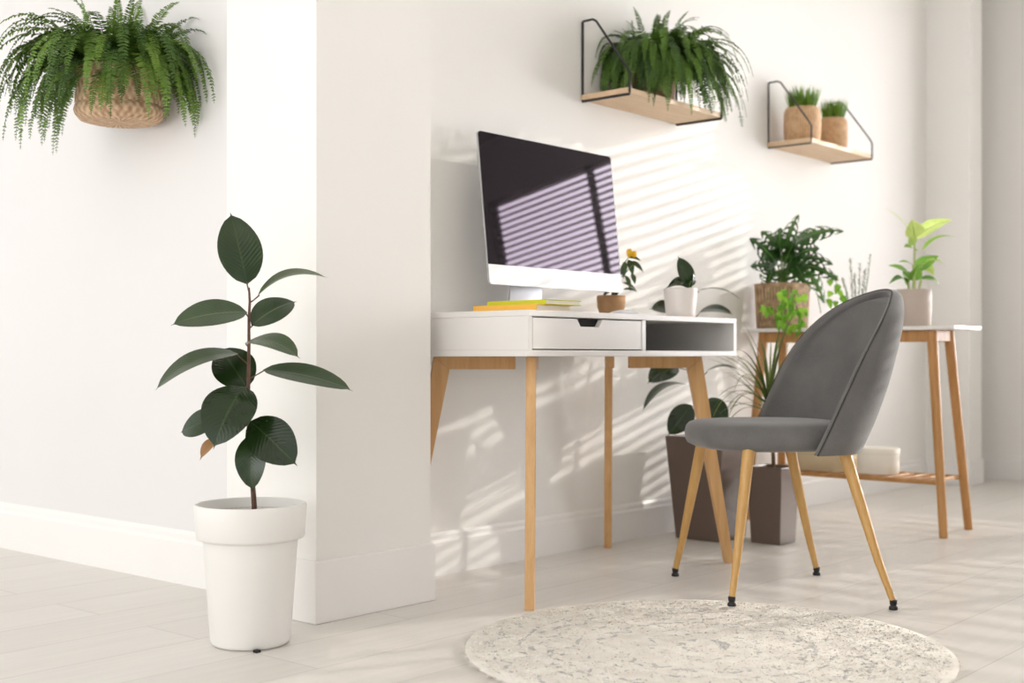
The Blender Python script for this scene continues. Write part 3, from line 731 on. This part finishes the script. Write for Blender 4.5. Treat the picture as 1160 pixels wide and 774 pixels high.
# ------------------------------------------------------------------ console table at the back right
TX0, TX1, TY0, TY1, TZ = 4.305, 4.565, 1.690, 2.535, .745
tb = thing('console_table', 'white-topped wooden console table with slatted lower shelf at the back wall', 'table', ((TX0 + TX1) / 2, (TY0 + TY1) / 2, 0))
MB().box((TX0, TY0, TZ - .014), (TX1, TY1, TZ)).build('tabletop', M['white'], tb, smooth=False, bevel=.003)
mb = MB(); ax0, ax1, ay0, ay1 = TX0 + .035, TX1 - .055, TY0 + .085, TY1 - .065
mb.box((ax0, ay0, TZ - .054), (ax0 + .018, ay1, TZ - .0145)); mb.box((ax1 - .018, ay0, TZ - .054), (ax1, ay1, TZ - .0145))
mb.box((ax0, ay0, TZ - .054), (ax1, ay0 + .018, TZ - .0145)); mb.box((ax0, ay1 - .018, TZ - .054), (ax1, ay1, TZ - .0145))
mb.build('apron', M['walnut'], tb, smooth=False, bevel=.002)
tl = {}
for nm, top, ft in (('nr', (ax0 + .008, ay0 + .012), (4.325, 1.735)), ('fr', (ax1 - .010, ay0 + .012), (4.600, 1.752)), ('nl', (ax0 + .008, ay1 - .012), (4.325, 2.522)), ('fl', (ax1 - .010, ay1 - .012), (4.600, 2.522))):
    T = Vector((top[0], top[1], TZ - .015)); Fv = Vector((ft[0], ft[1], .0005)); tl[nm] = (T, Fv)
    MB().tube([Fv, T], [.0150, .0185], 16).build('leg', M['walnut'], tb, auto=50)
def on_leg(k, z): T, Fv = tl[k]; return Fv.lerp(T, z / TZ)
SZ = .196
a0, a1, b0, b1 = on_leg('nr', SZ), on_leg('nl', SZ), on_leg('fr', SZ), on_leg('fl', SZ)
for p, q in ((a0, a1), (b0, b1)): MB().tube([p, q], .0085, 10).build('rail', M['walnut'], tb, auto=50)
for i in range(13):
    s = (i + .5) / 13; p, q = a0.lerp(a1, s), b0.lerp(b1, s)
    MB().box((p.x, p.y - .010, SZ - .004), (q.x, p.y + .010, SZ + .005)).build('shelf_slat', M['walnut'], tb, smooth=False, bevel=.001)

def storage(c, w, d, h, mat, label, sup):
    t = thing('storage_box', label, 'box', c, 'boxes on the table shelf')
    MB().lathe(c, [(.001, .0004), (.96, .0004), (.99, .004), (1, h * .72), (1, h * .76), (.001, h * .76)], 48, sup, w / 2, d / 2).build('box', M[mat], t, auto=45)
    MB().lathe(c, [(.001, h * .76), (1.02, h * .76), (1.03, h * .78), (1.03, h * .97), (1.0, h), (.001, h)], 48, sup, w / 2, d / 2).build('lid', M[mat], t, auto=45)
storage(Vector((4.455, 2.250, SZ + .0055)), .18, .200, .080, 'beige_box', 'beige lidded storage box on the low table shelf, nearer the back wall', 9)
storage(Vector((4.440, 2.030, SZ + .0055)), .13, .150, .095, 'cream_box', 'cream lidded storage box on the low table shelf, nearer the room', 2.4)

# ---- split-leaf plant in a woven basket
c = Vector((4.432, 2.424, TZ)); Zc = c.dot(FW)
t = thing('potted_monstera', 'bushy plant with perforated dark leaves and pale trailers in a woven basket', 'plant', c)
MB().lathe(c, [(.001, .0004), (.078, .0004), (.083, .004), (.090, .168), (.093, .174), (.088, .177), (.084, .15)], 56, 5, jit=.006).build('basket', M['basket'], t)
MB().lathe(c, [(.084, .150), (.001, .158)], 24, 5).build('soil', M['soil'], t)
def split_leaf(root, B, T, w, n, mat, lobes=6):
    "oval leaf with rows of holes either side of the midrib, some open to the margin"
    full = leaf_mb(B, T, w, n, .12, -.14, 'heart', 22, 12); out = MB(); out.v = full.v
    ph = random.randint(0, 3)
    for k, (f_, u_) in enumerate(zip(full.f, full.uv)):
        i, j = k // 12, k % 12; q = abs(j - 5.5)
        slot = (i + ph + int(q * .8)) % 4 < 2 and 3 <= i <= 18
        if slot and (2 <= q <= 4.6 or (q > 4 and (i + ph) % 8 < 4)): continue
        out.f.append(f_); out.uv.append(u_)
    return out.build('leaf', mat, root)
mon_lv = [((880, 300), (849, 270), .10), ((886, 285), (862, 262), .10), ((890, 280), (905, 243), .06), ((884, 290), (876, 268), .11), ((893, 284), (920, 268), .11), ((898, 278), (936, 263), .10),
          ((905, 272), (956, 262), .09), ((897, 292), (944, 300), .10), ((900, 300), (950, 318), .09), ((889, 298), (899, 276), .12), ((878, 304), (850, 302), .10), ((874, 306), (866, 326), .08),
          ((892, 302), (918, 330), .10), ((886, 305), (888, 338), .10), ((880, 296), (862, 290), .11), ((902, 290), (928, 282), .11), ((894, 296), (908, 312), .11), ((906, 300), (934, 344), .08), ((884, 282), (884, 258), .08)]
hub = at(886, 322, Zc)
for b, tp, w in mon_lv:
    B = at(b[0], b[1], Zc + random.uniform(-.05, .04)); T = at(tp[0], tp[1], Zc + random.uniform(-.10, .03))
    for q in (B, T): q.y = min(q.y, WV - .03)
    lf = split_leaf(t, B, T, w * 1.12, cv(random.uniform(-.4, .4), .8, .75), M['monstera'], 6)
    MB().tube([hub + cv(random.uniform(-.02, .02), -.02, random.uniform(-.02, .02)), (hub + B) / 2 + cv(0, .01, .0), B], [.0022, .0018, .0014], 6).build('stalk', M['stem_green'], lf)
random.seed(21)
for i in range(64):
    if i < 50: x, y, dz = random.uniform(880, 913), random.uniform(326, 374), -.188 + random.uniform(-.03, .02)
    elif i < 55: x, y, dz = random.uniform(860, 874), random.uniform(340, 350), -.16
    else: x, y, dz = random.uniform(935, 958), random.uniform(310, 342), -.02
    B = at(x, y, Zc + dz); T = B + cv(random.uniform(-.022, .022), random.uniform(-.045, -.02), random.uniform(.0, .03))
    leaf_mb(B, T, random.uniform(.018, .030), cv(random.uniform(-.5, .5), .5, 1), .1, .15, 'heart', 6, 4).build('trailing_leaf', M['pothos'], t)
for xs in ([(884, 318, -.02), (884, 328, -.14), (888, 350, -.185), (892, 372, -.19)], [(890, 318, -.02), (896, 328, -.14), (902, 346, -.185), (906, 366, -.19)], [(880, 318, -.02), (872, 330, -.12), (866, 344, -.13)], [(892, 318, 0), (915, 310, -.04), (925, 330, -.05), (930, 355, -.06)], [(892, 318, 0), (925, 300, -.02), (945, 312, -.02), (953, 340, -.02)]):
    MB().tube([at(x, y, Zc + d) for x, y, d in xs], .0016, 6).build('vine', M['stem_green'], t)

# ---- slim herb
c = Vector((4.44, 2.115, TZ)); Zc = c.dot(FW)
t = thing('potted_herb', 'thin upright grey-green herb sprigs showing above the chair back on the console table', 'plant', c)
MB().lathe(c, [(.001, .0004), (.036, .0004), (.038, .003), (.046, .074), (.0445, .078), (.042, .065)], 32).build('pot', M['taupe_pot'], t)
MB().lathe(c, [(.0425, .068), (.001, .070)], 20).build('soil', M['soil'], t)
for x0, x1, y1 in ((966, 963, 292), (972, 974, 298), (978, 986, 288), (969, 968, 310), (975, 980, 306), (963, 954, 316)):
    A_, B_ = at(x0, 348, Zc), at(x1, y1, Zc + random.uniform(-.02, .02))
    mb = MB(); n = 20
    for i in range(3, n):
        p = A_.lerp(B_, i / n)
        for k in range(3):
            a = random.uniform(0, 2 * PI); e = Vector((math.cos(a), math.sin(a), random.uniform(.4, 1.1))).normalized()
            leaf_mb(p, p + e * random.uniform(.011, .018), .0042, UP, .05, .1, 'lance', 3, 2, mb)
    sg = MB().tube([A_, A_.lerp(B_, .5) + cv(.003, 0, 0), B_], [.0016, .0013, .0008], 5).build('stem', M['stem_green'], t)
    mb.build('needle_leaves', M['herb'], sg)

# ---- variegated plant
c = Vector((4.430, 1.889, TZ)); Zc = c.dot(FW)
t = thing('potted_dumb_cane', 'yellow-green variegated leafy plant in a taupe ribbed pot at the table\'s right end', 'plant', c)
MB().lathe(c, [(.001, .0004), (.058, .0004), (.061, .004), (.0635, .06), (.0645, .132), (.063, .136), (.060, .136), (.058, .11)], 48).build('pot', M['taupe_pot'], t)
MB().lathe(c, [(.059, .115), (.001, .12)], 24).build('soil', M['soil'], t)
for a, b in (((1034, 336), (1036, 272)), ((1030, 336), (1026, 305)), ((1040, 336), (1044, 300)), ((1036, 338), (1034, 300))):
    MB().tube([at(a[0], a[1], Zc), at((a[0] + b[0]) / 2 + 1, (a[1] + b[1]) / 2, Zc), at(b[0], b[1], Zc)], [.0052, .0045, .003], 8).build('stem', M['stem_pale'], t)
for b, tp, w, nr, bu, m in (
    ((1033, 268), (1002, 236), .032, (.7, .7, .3), .10, 'dieff'), ((1036, 270), (1033, 249), .075, (0, .5, 1), .02, 'dieff'), ((1037, 270), (1079, 249), .070, (-.3, .8, .8), .10, 'dieff'),
    ((1044, 285), (1086, 270), .040, (-.1, 1, .25), .20, 'dieff'), ((1037, 284), (1024, 280), .045, (-.2, .8, .7), .10, 'dieff'), ((1035, 278), (1030, 266), .04, (0, .5, 1), .02, 'dieff'),
    ((1036, 308), (1063, 290), .062, (-.4, .7, .8), .08, 'dieff_dark'), ((1030, 312), (1006, 301), .042, (.3, .8, .6), .10, 'dieff_dark'), ((1028, 322), (1007, 322), .036, (.0, .9, .5), .25, 'dieff_dark'),
    ((1034, 318), (1040, 300), .05, (0, .4, 1), .05, 'dieff_dark'), ((1044, 300), (1058, 312), .045, (.1, .6, .8), .10, 'dieff'), ((1042, 316), (1066, 326), .04, (.1, .9, .5), .20, 'dieff_dark'),
    ((1030, 320), (1022, 308), .05, (0, .4, 1), .05, 'dieff_dark'), ((1048, 296), (1072, 304), .03, (.1, .9, .4), .2, 'dieff'), ((1033, 300), (1018, 297), .03, (0, .9, .4), .1, 'dieff_dark')):
    px_leaf(t, Zc, b, random.uniform(-.02, .02), tp, random.uniform(-.05, .02), w, nr, bu, .2, b, M[m], 'lance', False, 10)

# ------------------------------------------------------------------ light
w = bpy.data.worlds.new('world'); SC.world = w; w.use_nodes = True; nt = w.node_tree; nd = nt.nodes
bg = nd['Background']; tc = nd.new('ShaderNodeTexCoord')
def lobe(dirv, lo, hi, col, stren):
    dv = Vector(dirv).normalized(); d = nd.new('ShaderNodeVectorMath'); d.operation = 'DOT_PRODUCT'; nt.links.new(tc.outputs['Generated'], d.inputs[0]); d.inputs[1].default_value = dv
    m = nd.new('ShaderNodeMapRange'); m.interpolation_type = 'SMOOTHSTEP'; nt.links.new(d.outputs['Value'], m.inputs[0]); m.inputs[1].default_value = lo; m.inputs[2].default_value = hi; m.inputs[3].default_value = 0; m.inputs[4].default_value = stren
    s = nd.new('ShaderNodeVectorMath'); s.operation = 'SCALE'; s.inputs[0].default_value = col; nt.links.new(m.outputs[0], s.inputs['Scale']); return s.outputs[0]
def vadd(a, b):
    s = nd.new('ShaderNodeVectorMath'); s.operation = 'ADD'; nt.links.new(a, s.inputs[0]); nt.links.new(b, s.inputs[1]); return s.outputs[0]
base = lobe((0, 0, 1), -3, -2, (1.0, .98, .945), .42)
left = lobe((-.80, .30, .25), .1, .95, (.995, .99, .99), 1.20)
low = lobe((-1, .03, .04), .86, 1.0, (1.0, .99, .98), 2.2)
sunny = lobe((.82, -.54, .16), .45, .95, (.98, .98, 1.0), 10.8)
warm = lobe((.80, -.48, .42), .75, .98, (1.0, .92, .95), 6.5)
nt.links.new(vadd(vadd(vadd(base, left), low), vadd(sunny, warm)), bg.inputs[0]); bg.inputs[1].default_value = 1.0

sd = bpy.data.lights.new('sun', 'SUN'); so = bpy.data.objects.new('sun', sd); COL.objects.link(so)
sd.energy = 3.1; sd.angle = math.radians(.44); sd.color = (1, .95, .87)
dv = Vector((-1, .36, -.27)).normalized(); so.rotation_euler = dv.to_track_quat('-Z', 'Y').to_euler(); so.location = (8, 0, 3)

SC.view_settings.view_transform = 'Standard'; SC.view_settings.look = 'None'; SC.view_settings.exposure = 0; SC.view_settings.gamma = 1
